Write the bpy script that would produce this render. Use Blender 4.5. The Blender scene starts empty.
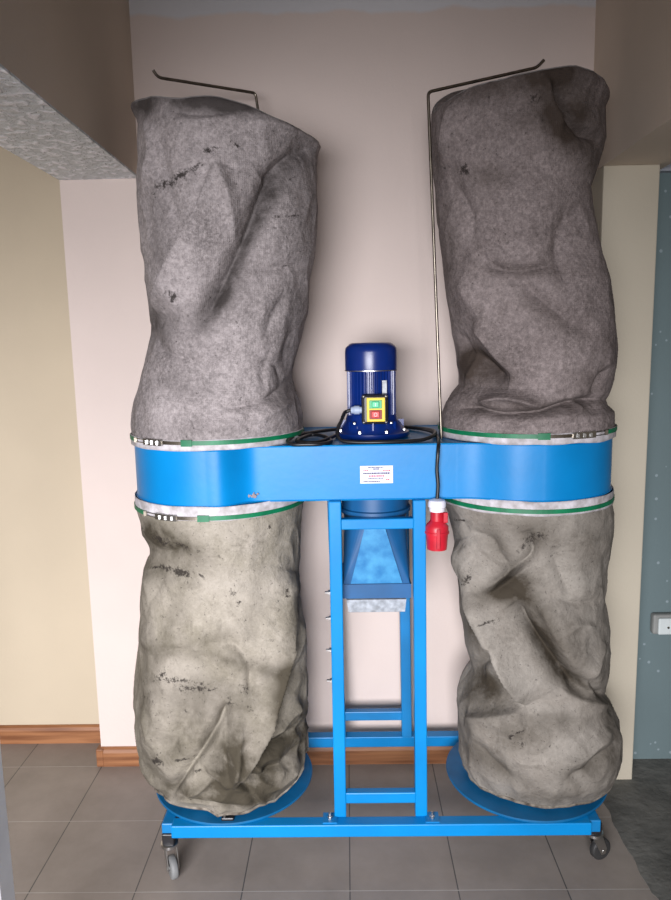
import bpy, bmesh, math, random
import numpy as np
from mathutils import Vector, Matrix, noise
random.seed(7)
rng = np.random.RandomState(5)
PI = math.pi
COL = bpy.context.scene.collection

# ------------------------------------------------------------------ camera
W, H, F = 671, 900, 705.0
CAMZ = 1.5
_y = Vector((10.5, 105.0, -F)).normalized()
_z = Vector((-93.5, 4783.0, F)); _z = (_z - _y * _z.dot(_y)).normalized()
_x = _y.cross(_z)
R3 = Matrix((_x, _y, _z))
Rn = np.array([list(_x), list(_y), list(_z)])
CO = Vector((0, 0, CAMZ))

def ray(px, py):
    return R3 @ Vector((px - W / 2, H / 2 - py, -F))
def at(px, py, Y=None, Z=None, X=None):
    d = ray(px, py)
    if Y is not None: t = Y / d.y
    elif Z is not None: t = (Z - CAMZ) / d.z
    else: t = X / d.x
    return CO + d * t
def proj(P):
    c = (P - np.array([0, 0, CAMZ])) @ Rn
    return W / 2 + F * c[..., 0] / -c[..., 2], H / 2 - F * c[..., 1] / -c[..., 2]

# ------------------------------------------------------------------ materials
def mat(name, col, rough=.6, metal=0, var=.0, vscale=6, bump=0, bscale=40, col2=None, spec=.5, bdist=.002, detail=4):
    m = bpy.data.materials.new(name); m.use_nodes = True
    nt = m.node_tree; b = nt.nodes['Principled BSDF']
    b.inputs['Base Color'].default_value = (*col, 1)
    b.inputs['Roughness'].default_value = rough
    b.inputs['Metallic'].default_value = metal
    b.inputs['Specular IOR Level'].default_value = spec
    tc = nt.nodes.new('ShaderNodeTexCoord')
    if var or col2:
        n = nt.nodes.new('ShaderNodeTexNoise'); n.inputs['Scale'].default_value = vscale; n.inputs['Detail'].default_value = detail
        nt.links.new(tc.outputs['Object'], n.inputs['Vector'])
        r = nt.nodes.new('ShaderNodeValToRGB')
        c2 = col2 if col2 else tuple(c * (1 - var) for c in col)
        c1 = col if col2 else tuple(min(1, c * (1 + var * .5)) for c in col)
        r.color_ramp.elements[0].position = .32; r.color_ramp.elements[0].color = (*c2, 1)
        r.color_ramp.elements[1].position = .68; r.color_ramp.elements[1].color = (*c1, 1)
        nt.links.new(n.outputs['Fac'], r.inputs['Fac']); nt.links.new(r.outputs['Color'], b.inputs['Base Color'])
    if bump:
        n2 = nt.nodes.new('ShaderNodeTexNoise'); n2.inputs['Scale'].default_value = bscale; n2.inputs['Detail'].default_value = 5
        nt.links.new(tc.outputs['Object'], n2.inputs['Vector'])
        bp = nt.nodes.new('ShaderNodeBump'); bp.inputs['Strength'].default_value = bump; bp.inputs['Distance'].default_value = bdist
        nt.links.new(n2.outputs['Fac'], bp.inputs['Height']); nt.links.new(bp.outputs['Normal'], b.inputs['Normal'])
    return m

M = {}
M['blue'] = mat('blue_paint', (.0, .20, .51), .38, var=.12, vscale=5, bump=.1, bscale=60, spec=.3)
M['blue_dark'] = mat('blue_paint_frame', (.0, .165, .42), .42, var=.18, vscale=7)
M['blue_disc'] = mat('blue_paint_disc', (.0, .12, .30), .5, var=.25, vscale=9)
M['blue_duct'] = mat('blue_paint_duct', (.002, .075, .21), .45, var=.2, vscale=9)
M['blue_facet'] = mat('blue_scuffed', (.05, .27, .50), .4, vscale=26, col2=(.004, .13, .34))
M['motor'] = mat('motor_blue', (.002, .020, .155), .28, var=.15, vscale=14)
M['black'] = mat('black_rubber', (.008, .008, .010), .42)
M['blackbox'] = mat('black_plastic', (.012, .012, .014), .35)
M['green'] = mat('green_strap', (.0, .16, .065), .5, var=.25, vscale=30)
M['steel'] = mat('bright_steel', (.55, .55, .54), .3, 1)
M['zinc'] = mat('galvanised', (.6, .64, .68), .45, .4, var=.35, vscale=60)
M['rod'] = mat('rod_steel', (.26, .23, .19), .35, 1, var=.3, vscale=30)
M['grey_plastic'] = mat('grey_plastic', (.34, .42, .56), .45)
M['tyre'] = mat('grey_tyre', (.17, .175, .175), .6, var=.2, vscale=30)
M['dark_tyre'] = mat('dark_tyre', (.03, .03, .03), .6, var=.2, vscale=30)
M['yellow'] = mat('yellow_plate', (.80, .58, .04), .5)
M['btn_green'] = mat('green_button', (.02, .36, .14), .4)
M['btn_red'] = mat('red_button', (.62, .03, .03), .4)
M['white'] = mat('white_print', (.8, .8, .8), .6)
M['red'] = mat('red_plastic', (.48, .012, .028), .38, var=.2, vscale=30)
M['plug_white'] = mat('white_plastic', (.72, .70, .76), .45)
M['sticker'] = mat('sticker', (.66, .70, .80), .5)
M['ink_red'] = mat('ink_red', (.45, .03, .07), .7)
M['ink_dark'] = mat('ink_dark', (.05, .04, .12), .7)
M['hem'] = mat('white_hem', (.60, .58, .62), .85, vscale=38, col2=(.33, .31, .31), bump=.5, bscale=120)
M['piping'] = mat('grey_piping', (.22, .205, .20), .9, var=.3, vscale=50)
M['seam'] = mat('dirty_seam', (.26, .23, .19), .9, vscale=40, col2=(.05, .04, .03))
M['rust'] = mat('bare_patch', (.25, .20, .20), .7, var=.4, vscale=90)
M['socket'] = mat('aged_white_plastic', (.62, .68, .68), .5, var=.1)
M['socket_frame'] = mat('grey_box', (.26, .27, .26), .6, var=.2)
M['door'] = mat('pale_casing', (.75, .76, .78), .5, var=.1)

def wall_mat(name, col, top=None, spots=None, bump=.25):
    m = bpy.data.materials.new(name); m.use_nodes = True
    nt = m.node_tree; b = nt.nodes['Principled BSDF']; N = nt.nodes.new; L = nt.links.new
    b.inputs['Roughness'].default_value = .85; b.inputs['Specular IOR Level'].default_value = .25
    tc = N('ShaderNodeTexCoord')
    n = N('ShaderNodeTexNoise'); n.inputs['Scale'].default_value = 1.7; n.inputs['Detail'].default_value = 3
    L(tc.outputs['Object'], n.inputs['Vector'])
    r = N('ShaderNodeValToRGB')
    r.color_ramp.elements[0].position = .3; r.color_ramp.elements[0].color = (*[c * .93 for c in col], 1)
    r.color_ramp.elements[1].position = .7; r.color_ramp.elements[1].color = (*[min(1, c * 1.03) for c in col], 1)
    L(n.outputs['Fac'], r.inputs['Fac']); out = r.outputs['Color']
    if top:                                   # paint stops in a ragged line below the ceiling
        z0, c2 = top
        sp = N('ShaderNodeSeparateXYZ'); L(tc.outputs['Object'], sp.inputs[0])
        n3 = N('ShaderNodeTexNoise'); n3.inputs['Scale'].default_value = 9; n3.inputs['Detail'].default_value = 4
        L(tc.outputs['Object'], n3.inputs['Vector'])
        ma = N('ShaderNodeMath'); ma.operation = 'MULTIPLY_ADD'; ma.inputs[1].default_value = .045
        L(n3.outputs['Fac'], ma.inputs[0]); L(sp.outputs[2], ma.inputs[2])
        mr = N('ShaderNodeMapRange'); mr.inputs[1].default_value = z0 + .03; mr.inputs[2].default_value = z0 + .042
        L(ma.outputs[0], mr.inputs[0])
        mx = N('ShaderNodeMix'); mx.data_type = 'RGBA'; mx.inputs['B'].default_value = (*c2, 1)
        L(mr.outputs[0], mx.inputs['Factor']); L(out, mx.inputs['A']); out = mx.outputs['Result']
    if spots:
        v = N('ShaderNodeTexVoronoi'); v.inputs['Scale'].default_value = 24
        L(tc.outputs['Object'], v.inputs['Vector'])
        n4 = N('ShaderNodeTexNoise'); n4.inputs['Scale'].default_value = 30; L(tc.outputs['Object'], n4.inputs['Vector'])
        ad = N('ShaderNodeMath'); ad.operation = 'MULTIPLY_ADD'; ad.inputs[1].default_value = .25
        L(n4.outputs['Fac'], ad.inputs[0]); L(v.outputs['Distance'], ad.inputs[2])
        mr = N('ShaderNodeMapRange'); mr.inputs[1].default_value = .22; mr.inputs[2].default_value = .25
        mr.inputs[3].default_value = .8; mr.inputs[4].default_value = 0
        L(ad.outputs[0], mr.inputs[0])
        mx = N('ShaderNodeMix'); mx.data_type = 'RGBA'; mx.inputs['B'].default_value = (*spots, 1)
        L(mr.outputs[0], mx.inputs['Factor']); L(out, mx.inputs['A']); out = mx.outputs['Result']
    L(out, b.inputs['Base Color'])
    n2 = N('ShaderNodeTexNoise'); n2.inputs['Scale'].default_value = 90; n2.inputs['Detail'].default_value = 4
    L(tc.outputs['Object'], n2.inputs['Vector'])
    bp = N('ShaderNodeBump'); bp.inputs['Strength'].default_value = bump; bp.inputs['Distance'].default_value = .002
    L(n2.outputs['Fac'], bp.inputs['Height']); L(bp.outputs['Normal'], b.inputs['Normal'])
    return m

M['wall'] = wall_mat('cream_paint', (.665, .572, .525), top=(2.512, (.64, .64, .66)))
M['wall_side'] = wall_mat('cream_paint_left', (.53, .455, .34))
M['beam'] = wall_mat('beam_paint', (.70, .60, .50))
M['pier'] = wall_mat('pier_paint', (.52, .475, .38))
M['green_wall'] = wall_mat('grey_green_paint', (.15, .205, .215), spots=(.30, .37, .40))
M['ceiling'] = wall_mat('ceiling_paint', (.5, .5, .5))

def plaster():
    m = bpy.data.materials.new('rough_plaster'); m.use_nodes = True
    nt = m.node_tree; b = nt.nodes['Principled BSDF']; N = nt.nodes.new; L = nt.links.new
    b.inputs['Roughness'].default_value = .9
    tc = N('ShaderNodeTexCoord'); mp = N('ShaderNodeMapping'); mp.inputs['Scale'].default_value = (1, .8, 1)
    L(tc.outputs['Object'], mp.inputs['Vector'])
    n = N('ShaderNodeTexNoise'); n.inputs['Scale'].default_value = 42; n.inputs['Detail'].default_value = 5; n.inputs['Distortion'].default_value = .5
    L(mp.outputs[0], n.inputs['Vector'])
    r = N('ShaderNodeValToRGB')
    r.color_ramp.elements[0].position = .50; r.color_ramp.elements[0].color = (.66, .69, .70, 1)
    r.color_ramp.elements[1].position = .62; r.color_ramp.elements[1].color = (.95, .96, 1, 1)
    L(n.outputs['Fac'], r.inputs['Fac']); L(r.outputs[0], b.inputs['Base Color'])
    bp = N('ShaderNodeBump'); bp.inputs['Strength'].default_value = 1; bp.inputs['Distance'].default_value = .02
    L(n.outputs['Fac'], bp.inputs['Height']); L(bp.outputs['Normal'], b.inputs['Normal'])
    return m
M['plaster'] = plaster()

T0 = at(350, 888, Z=0)
def tiles():
    m = bpy.data.materials.new('floor_tiles'); m.use_nodes = True
    nt = m.node_tree; b = nt.nodes['Principled BSDF']; N = nt.nodes.new; L = nt.links.new
    b.inputs['Specular IOR Level'].default_value = .35
    tc = N('ShaderNodeTexCoord'); mp = N('ShaderNodeMapping')
    mp.inputs['Location'].default_value = (-T0.x + 3.0, -1.757 + 3.0, 0)
    L(tc.outputs['Object'], mp.inputs['Vector'])
    sp = N('ShaderNodeSeparateXYZ'); L(mp.outputs[0], sp.inputs[0])
    def M_(op, a_, b_=None, c_=None):
        q = N('ShaderNodeMath'); q.operation = op
        for k, v_ in enumerate((a_, b_, c_)):
            if v_ is None: continue
            if isinstance(v_, (int, float)): q.inputs[k].default_value = v_
            else: L(v_, q.inputs[k])
        return q.outputs[0]
    def joint(o_): return M_('LESS_THAN', M_('ABSOLUTE', M_('SUBTRACT', M_('FRACT', M_('ADD', M_('DIVIDE', o_, .3), .5)), .5)), .0055)
    jx, jy = joint(sp.outputs[0]), joint(sp.outputs[1])
    cel = N('ShaderNodeTexWhiteNoise'); cel.noise_dimensions = '2D'
    cb_ = N('ShaderNodeCombineXYZ'); L(M_('FLOOR', M_('DIVIDE', sp.outputs[0], .3)), cb_.inputs[0]); L(M_('FLOOR', M_('DIVIDE', sp.outputs[1], .3)), cb_.inputs[1]); L(cb_.outputs[0], cel.inputs['Vector'])
    def mixc(f_, A_, B_):
        q = N('ShaderNodeMix'); q.data_type = 'RGBA'; L(f_, q.inputs['Factor'])
        for k, v_ in (('A', A_), ('B', B_)):
            if isinstance(v_, tuple): q.inputs[k].default_value = v_
            else: L(v_, q.inputs[k])
        return q.outputs['Result']
    tcol = mixc(cel.outputs['Value'], (.27, .235, .208, 1), (.305, .268, .238, 1))
    tcol = mixc(jx, tcol, (.10, .095, .09, 1)); tcol = mixc(jy, tcol, (.40, .37, .34, 1))  # joints running across are paler: reflected light painted into their colour
    jn = M_('MAXIMUM', jx, jy)
    n = N('ShaderNodeTexNoise'); n.inputs['Scale'].default_value = 5; n.inputs['Detail'].default_value = 6; n.inputs['Roughness'].default_value = .65
    L(tc.outputs['Object'], n.inputs['Vector'])
    r = N('ShaderNodeValToRGB')
    r.color_ramp.elements[0].position = .3; r.color_ramp.elements[0].color = (.82, .82, .82, 1)
    r.color_ramp.elements[1].position = .7; r.color_ramp.elements[1].color = (1.08, 1.08, 1.08, 1)
    L(n.outputs['Fac'], r.inputs['Fac'])
    mx = N('ShaderNodeMix'); mx.data_type = 'RGBA'; mx.blend_type = 'MULTIPLY'; mx.inputs['Factor'].default_value = 1
    L(tcol, mx.inputs['A']); L(r.outputs[0], mx.inputs['B']); L(mx.outputs['Result'], b.inputs['Base Color'])
    b.inputs['Roughness'].default_value = .42
    bp = N('ShaderNodeBump'); bp.inputs['Strength'].default_value = .5; bp.inputs['Distance'].default_value = .002; bp.invert = True
    L(jn, bp.inputs['Height']); L(bp.outputs['Normal'], b.inputs['Normal'])
    return m
M['tiles'] = tiles()
M['concrete'] = mat('worn_concrete', (.17, .17, .155), .8, vscale=9, col2=(.085, .087, .08), bump=.8, bscale=30, bdist=.006, detail=9)

def wood():
    m = bpy.data.materials.new('brown_wood'); m.use_nodes = True
    nt = m.node_tree; b = nt.nodes['Principled BSDF']; N = nt.nodes.new; L = nt.links.new
    b.inputs['Roughness'].default_value = .5
    tc = N('ShaderNodeTexCoord'); mp = N('ShaderNodeMapping'); mp.inputs['Scale'].default_value = (2.5, 30, 45)
    L(tc.outputs['Object'], mp.inputs['Vector'])
    n = N('ShaderNodeTexNoise'); n.inputs['Scale'].default_value = 1.3; n.inputs['Detail'].default_value = 5
    L(mp.outputs[0], n.inputs['Vector'])
    r = N('ShaderNodeValToRGB')
    r.color_ramp.elements[0].position = .35; r.color_ramp.elements[0].color = (.17, .062, .022, 1)
    r.color_ramp.elements[1].position = .65; r.color_ramp.elements[1].color = (.33, .145, .06, 1)
    L(n.outputs['Fac'], r.inputs['Fac']); L(r.outputs[0], b.inputs['Base Color'])
    return m
M['wood'] = wood()

def bag_mat(name, ca, cb, cd, weave=1.0, speck=.3):
    """dirty woven cloth: two-tone blotches, fine weave, stains where the 'stain' attribute says"""
    m = bpy.data.materials.new(name); m.use_nodes = True
    nt = m.node_tree; b = nt.nodes['Principled BSDF']; N = nt.nodes.new; L = nt.links.new
    b.inputs['Roughness'].default_value = .85; b.inputs['Specular IOR Level'].default_value = .25
    b.inputs['Sheen Weight'].default_value = .0
    tc = N('ShaderNodeTexCoord')
    def nz(scale, det=5, rough=.55, dist=0):
        n = N('ShaderNodeTexNoise'); n.inputs['Scale'].default_value = scale; n.inputs['Detail'].default_value = det
        n.inputs['Roughness'].default_value = rough; n.inputs['Distortion'].default_value = dist
        L(tc.outputs['Object'], n.inputs['Vector']); return n.outputs['Fac']
    def mr(x, a, c, lo=0, hi=1):
        q = N('ShaderNodeMapRange'); q.inputs[1].default_value = a; q.inputs[2].default_value = c
        q.inputs[3].default_value = lo; q.inputs[4].default_value = hi; L(x, q.inputs[0]); return q.outputs[0]
    def mix(f, A, B, mode='MIX'):
        q = N('ShaderNodeMix'); q.data_type = 'RGBA'; q.blend_type = mode
        if isinstance(f, float): q.inputs['Factor'].default_value = f
        else: L(f, q.inputs['Factor'])
        for k, v in (('A', A), ('B', B)):
            if isinstance(v, tuple): q.inputs[k].default_value = (*v, 1)
            else: L(v, q.inputs[k])
        return q.outputs['Result']
    c = mix(mr(nz(5, 6, .6, .5), .35, .65), cb, ca)
    c = mix(mr(nz(8, 7, .65, 1.8), .52, .72, 0, .5), c, cd)
    c = mix(mr(nz(17, 6, .7, 1.2), .50, .62, 0, .25), c, tuple(min(1, x*1.35) for x in ca))
    c = mix(mr(nz(130, 4, .8), .38, .66, 0, speck), c, tuple(min(1, x * 1.7) for x in ca))
    c = mix(mr(nz(75, 5, .8), .60, .36, 0, speck), c, tuple(x * .5 for x in cb))
    at_ = N('ShaderNodeAttribute'); at_.attribute_name = 'grime_shade'  # cloth dirt together with fold and rim shade painted into the colour
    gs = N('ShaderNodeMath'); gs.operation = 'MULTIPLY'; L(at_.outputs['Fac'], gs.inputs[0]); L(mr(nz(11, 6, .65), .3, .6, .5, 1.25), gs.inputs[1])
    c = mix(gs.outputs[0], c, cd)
    a2 = N('ShaderNodeAttribute'); a2.attribute_name = 'stain'
    s = N('ShaderNodeMath'); s.operation = 'ADD'; L(a2.outputs['Fac'], s.inputs[0]); L(mr(nz(95, 6, .8, .5), .3, .7, -1.05, .42), s.inputs[1])
    c = mix(mr(s.outputs[0], .0, .35, 0, .9), c, (.018, .014, .012))
    L(c, b.inputs['Base Color'])
    uv = N('ShaderNodeUVMap'); uv.uv_map = 'UVMap'
    wv = []
    for d in ('X', 'Y'):
        w_ = N('ShaderNodeTexWave'); w_.bands_direction = d; w_.inputs['Scale'].default_value = 60; w_.inputs['Distortion'].default_value = .6
        L(uv.outputs[0], w_.inputs['Vector']); wv.append(w_.outputs['Fac'])
    mm = N('ShaderNodeMath'); mm.operation = 'MULTIPLY'; L(wv[0], mm.inputs[0]); L(wv[1], mm.inputs[1])
    b1 = N('ShaderNodeBump'); b1.inputs['Strength'].default_value = .25 * weave; b1.inputs['Distance'].default_value = .002
    L(mm.outputs[0], b1.inputs['Height'])
    b2 = N('ShaderNodeBump'); b2.inputs['Strength'].default_value = .55; b2.inputs['Distance'].default_value = .012
    L(nz(22, 5, .6, .4), b2.inputs['Height']); L(b1.outputs['Normal'], b2.inputs['Normal'])
    L(b2.outputs['Normal'], b.inputs['Normal'])
    return m
M['bag_ul'] = bag_mat('grey_filter_cloth', (.36, .325, .325), (.185, .165, .163), (.06, .052, .05), 1.0, .5)
M['bag_ur'] = bag_mat('brown_grey_filter_cloth', (.24, .205, .20), (.125, .103, .10), (.05, .037, .03), 1.0, .5)
M['bag_ll'] = bag_mat('beige_collection_cloth', (.34, .31, .265), (.215, .195, .15), (.052, .044, .030), .3, .15)
M['bag_lr'] = bag_mat('drab_collection_cloth', (.28, .26, .23), (.19, .17, .145), (.040, .032, .022), .3, .15)

# ------------------------------------------------------------------ mesh helpers
class MB:
    def __init__(s): s.v = []; s.f = []
    def add(s, vs, fs):
        o = len(s.v); s.v += [Vector(p) for p in vs]; s.f += [tuple(i + o for i in f) for f in fs]; return s
    def box(s, lo, hi):
        x0, y0, z0 = lo; x1, y1, z1 = hi
        return s.add([(x0,y0,z0),(x1,y0,z0),(x1,y1,z0),(x0,y1,z0),(x0,y0,z1),(x1,y0,z1),(x1,y1,z1),(x0,y1,z1)],
                     [(3,2,1,0),(4,5,6,7),(0,1,5,4),(1,2,6,5),(2,3,7,6),(3,0,4,7)])
    def cbox(s, c, d, rot=None):
        h = Vector(d) / 2; vs = [Vector((sx*h.x, sy*h.y, sz*h.z)) for sz in (-1,1) for sx,sy in ((-1,-1),(1,-1),(1,1),(-1,1))]
        if rot is not None: vs = [rot @ v for v in vs]
        return s.add([v + Vector(c) for v in vs], [(3,2,1,0),(4,5,6,7),(0,1,5,4),(1,2,6,5),(2,3,7,6),(3,0,4,7)])
    def lathe(s, prof, c=(0,0,0), n=40, rot=None, sx=1, sy=1):
        vs = []; fs = []
        for r, z in prof:
            for i in range(n):
                a = 2*PI*i/n; v = Vector((r*math.cos(a)*sx, r*math.sin(a)*sy, z)); vs.append((rot @ v if rot is not None else v) + Vector(c))
        for k in range(len(prof)-1):
            for i in range(n):
                j = (i+1) % n; fs.append((k*n+i, k*n+j, (k+1)*n+j, (k+1)*n+i))
        if prof[0][0] > 1e-5: fs.append(tuple(range(n-1, -1, -1)))
        if prof[-1][0] > 1e-5: fs.append(tuple(range((len(prof)-1)*n, len(prof)*n)))
        return s.add(vs, fs)
    def tube(s, pts, r, n=10, closed=False, flat=None):
        """sweep a circle (or a flat strip w x t when flat is given) along points"""
        pts = [Vector(p) for p in pts]; m = len(pts); vs = []; fs = []
        up = Vector((0, 0, 1)); prev = None
        for i, p in enumerate(pts):
            if closed: t = (pts[(i+1) % m] - pts[i-1]).normalized()
            else: t = (pts[min(i+1, m-1)] - pts[max(i-1, 0)]).normalized()
            if flat: side = t.cross(up).normalized(); nn = up
            else:
                ref = prev if prev else (Vector((1,0,0)) if abs(t.z) > .8 else up)
                side = t.cross(ref).normalized(); nn = side.cross(t).normalized(); prev = nn
            if flat:
                w_, th = flat
                for a, b_ in ((-1,-1),(1,-1),(1,1),(-1,1)): vs.append(p + side*th/2*a + nn*w_/2*b_)
            else:
                for k in range(n): a = 2*PI*k/n; vs.append(p + side*math.cos(a)*r + nn*math.sin(a)*r)
        q = 4 if flat else n
        for i in range(m if closed else m-1):
            j = (i+1) % m
            for k in range(q): l = (k+1) % q; fs.append((i*q+k, i*q+l, j*q+l, j*q+k))
        if not closed: fs += [tuple(range(q-1,-1,-1)), tuple(range((m-1)*q, m*q))]
        return s.add(vs, fs)
    def build(s, name, m, parent=None, smooth=False, bevel=0):
        me = bpy.data.meshes.new(name)
        o = bpy.data.objects.new(name, me); COL.objects.link(o)
        off = Vector((0,0,0))
        if parent is not None:
            p = parent
            while p is not None: off += p.location; p = p.parent
            o.parent = parent
        me.from_pydata([tuple(v - off) for v in s.v], [], s.f)
        bm = bmesh.new(); bm.from_mesh(me); bmesh.ops.recalc_face_normals(bm, faces=bm.faces[:]); bm.to_mesh(me); bm.free()
        me.materials.append(m)
        if smooth:
            for p in me.polygons: p.use_smooth = True
            me.set_sharp_from_angle(angle=math.radians(40))
        if bevel:
            md = o.modifiers.new('edge', 'BEVEL'); md.width = bevel; md.segments = 2; md.limit_method = 'ANGLE'
        return o

def spline(pts, n=12, closed=False):
    pts = [Vector(p) for p in pts]; m = len(pts); out = []
    for i in range(m if closed else m-1):
        g = lambda k: pts[k % m] if closed else pts[max(0, min(m-1, k))]
        p0, p1, p2, p3 = g(i-1), g(i), g(i+1), g(i+2)
        for k in range(n):
            t = k/n
            out.append(.5*((2*p1)+(p2-p0)*t+(2*p0-5*p1+4*p2-p3)*t*t+(3*p1-p0-3*p2+p3)*t**3))
    if not closed: out.append(pts[-1])
    return out
def empty(name, loc, label=None, cat=None, group=None, parent=None):
    o = bpy.data.objects.new(name, None); COL.objects.link(o); o.location = loc; o.empty_display_size = .1
    if parent: o.parent = parent; o.location = Vector(loc) - parent.location
    if label: o['label'] = label; o['category'] = cat
    if group: o['group'] = group
    return o
def tag(o, label, cat, group=None):
    o['label'] = label; o['category'] = cat
    if group: o['group'] = group
def struct(name, mb, m, bevel=0):
    o = mb.build(name, m, bevel=bevel); o['kind'] = 'structure'; return o

# ------------------------------------------------------------------ room
YB = 2.37                       # back wall
XL = at(80, 460, Y=YB).x        # left end of the back wall
BL = at(134.5, 100, Y=YB).x     # niche side face, left
YP = 2.25                       # pier face
PX0 = at(604, 165, Y=YP).x; PX1 = at(647, 460, Y=YP).x
BR = PX0
ZS = 2.045; ZC = 2.66
CX = at(607, 807, Z=0).x        # tile / concrete border
struct('floor', MB().box((-3.2, -3.2, -.10), (CX, 2.75, 0)), M['tiles'])
ys = [-3.2 + 5.95*i/260 for i in range(261)]
ed = [CX + .035*noise.noise(Vector((y*6, 1, 0))) + .012*noise.noise(Vector((y*30, 4, 0))) - .012 for y in ys]
vs = [(x, y, .0012) for x, y in zip(ed, ys)] + [(3.2, y, .0012) for y in ys] + [(x, y, -.1) for x, y in zip(ed, ys)] + [(3.2, y, -.1) for y in ys]
nn_ = len(ys)
fs = [(i, i+nn_, i+nn_+1, i+1) for i in range(nn_-1)] + [(i, i+1, i+1+2*nn_, i+2*nn_) for i in range(nn_-1)] + [(i+2*nn_, i+1+2*nn_, i+1+3*nn_, i+3*nn_) for i in range(nn_-1)]
struct('floor_concrete', MB().add(vs, fs), M['concrete'])
struct('wall_back', MB().box((XL, YB, 0), (BR + .02, YB + .12, ZC)), M['wall'])
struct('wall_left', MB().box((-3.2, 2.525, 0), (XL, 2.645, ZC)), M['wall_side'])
struct('wall_right', MB().box((BR + .02, YB, -.006), (3.2, YB + .12, ZC)), M['green_wall'])
ZSR = ZS - .022
struct('trim_1', MB().box((PX0, YP, -.006), (PX1, YB, ZSR)), M['pier'], .004)          # pier
struct('trim_2', MB().box((XL, -.6, ZS + .006), (BL, YB, ZC)), M['beam'])             # beam over the left side
struct('trim_3', MB().box((XL, -.6, ZS), (BL, YB, ZS + .006)), M['plaster'])          # its rough underside
struct('trim_4', MB().box((BR, -.6, ZSR), (PX1 + .03, YB, ZC)), M['beam'])             # beam over the right side
struct('ceiling', MB().box((-3.2, -3.2, ZC), (3.2, 2.65, ZC + .1)), M['ceiling'])
# pale strip of wall head beside right beam
tz = at(665, 173, Y=YB).z
struct('trim_5', MB().box((PX1 + .03, YB - .03, tz), (2.6, YB, ZC)), mat('bluish_plaster', (.36, .39, .44), .8, var=.1))
# far side and back of the room
def bb(name, x0, x1, y, side=None):
    prof = [(0, 0), (-.016, 0), (-.016, .052), (-.012, .064), (-.004, .07), (0, .07)]
    vs = []; n = len(prof)
    for x in (x0, x1):
        for dy, z in prof: vs.append((x, y + dy, z))
    fs = [tuple(range(n)), tuple(range(2*n-1, n-1, -1))] + [(i, (i+1) % n, (i+1) % n + n, i + n) for i in range(n)]
    return struct(name, MB().add(vs, fs), M['wood'])
bb('baseboard_back', XL - .0, PX0, YB)
bb('baseboard_left', -3.2, XL, 2.525)
bc = at(98.5, 756, Y=YB - .02)
struct('baseboard_corner', MB().box((XL - .014, YB - .018, 0), (XL + .012, YB + .02, .068)), M['wood'], .003)
# door casing that just enters the frame, bottom left
dx = at(3.5, 850, Y=1.3).x
struct('trim_6', MB().box((dx - .07, 1.27, 0), (dx, 1.33, 2.04)), M['door'], .004)

# ------------------------------------------------------------------ dust collector
XCL = at(219.3, 445, Y=2.05).x; XCR = at(524.3, 445, Y=2.05).x; YC = 2.05; RR = .240
ZT, ZB = 1.234, 1.086
XM = at(372, 440, Y=YC).x
dc = empty('dust_collector', (XM, YC, 0), 'blue twin-bag dust collector on castors with fan housing, motor and tubular frame', 'dust collector')

# fan housing plan outline
out = []
for a in range(90, 271, 6): out.append((XCL + RR*math.cos(math.radians(a)), YC + RR*math.sin(math.radians(a))))
fp = at(250, 503, Y=1.865).x; fq = at(455, 501, Y=1.865).x
for q in spline([(XCL + .0, YC - RR, 0), (XCL + .05, YC - RR*.985, 0), (fp, 1.862, 0), (fp + .06, 1.868, 0)], 8)[1:]: out.append((q.x, q.y))
for q in spline([(fq, 1.868, 0), (fq + .06, 1.860, 0), (XCR - .08, YC - RR*.955, 0), (XCR, YC - RR, 0)], 8)[:-1]: out.append((q.x, q.y))
for a in range(-90, 91, 6): out.append((XCR + RR*math.cos(math.radians(a)), YC + RR*math.sin(math.radians(a))))
n = len(out)
mb = MB(); c = (XM, YC)
def ringpts(z, grow=0):
    r = []
    for i, (x, y) in enumerate(out):
        d = Vector((x - (XCL if x < XCL else XCR if x > XCR else x), y - YC, 0)).normalized()
        r.append((x + d.x*grow, y + d.y*grow, z))
    return r
vs = ringpts(ZB) + ringpts(ZT)
mb.add(vs, [(i, (i+1) % n, (i+1) % n + n, i + n) for i in range(n)] + [tuple(range(n-1, -1, -1)), tuple(range(n, 2*n))])
hs = mb.build('fan_housing', M['blue'], dc, smooth=True)
# folded rims
for z, nm in ((ZT, 'top_rim'), (ZB, 'bottom_rim')):
    MB().tube(ringpts(z, .001), .0022, 6, closed=True).build(nm, M['blue'], hs, smooth=True)
# weld seam low on housing plate & scuffed patch
p = at(253, 500, Y=1.8605)
mb = MB()
for k in range(9):
    c = Vector((p.x + random.uniform(-.018, .018), p.y + .0, p.z + .008 + abs(random.gauss(0, .005))))
    mb.lathe([(.0, -.0005), (random.uniform(.002, .006), 0), (0, .0008)], c, 7, Matrix.Rotation(PI/2, 3, 'X'))
mb.build('bare_metal_patch', M['rust'], hs)

# sticker
s0 = at(360, 466, Y=1.8665); s1 = at(393, 483, Y=1.8665)
st = MB().box((s0.x, 1.8655, s1.z), (s1.x, 1.8685, s0.z)).build('information_sticker', M['sticker'], dc)
st['label'] = 'white sticker with lines of tiny red and violet print'
wS = s1.x - s0.x; hS = s0.z - s1.z
for mn, rows in (('ink_red', [(.70, .10, .26, .06), (.70, .70, .92, .06), (.38, .26, .74, .08), (.18, .78, .90, .06)]),
                 ('ink_dark', [(.88, .25, .72, .06), (.78, .40, .58, .07), (.53, .08, .92, .09), (.26, .25, .70, .06), (.08, .10, .62, .06)])):
    mb = MB()
    for fy, a, b_, th in rows:
        x = a
        while x < b_:
            w_ = random.uniform(.02, .06)
            mb.box((s0.x + x*wS, 1.8648, s1.z + fy*hS), (s0.x + min(b_, x + w_)*wS, 1.8656, s1.z + (fy + th)*hS)); x += w_ + .014
    mb.build('printed_lines', M[mn], st)

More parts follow.
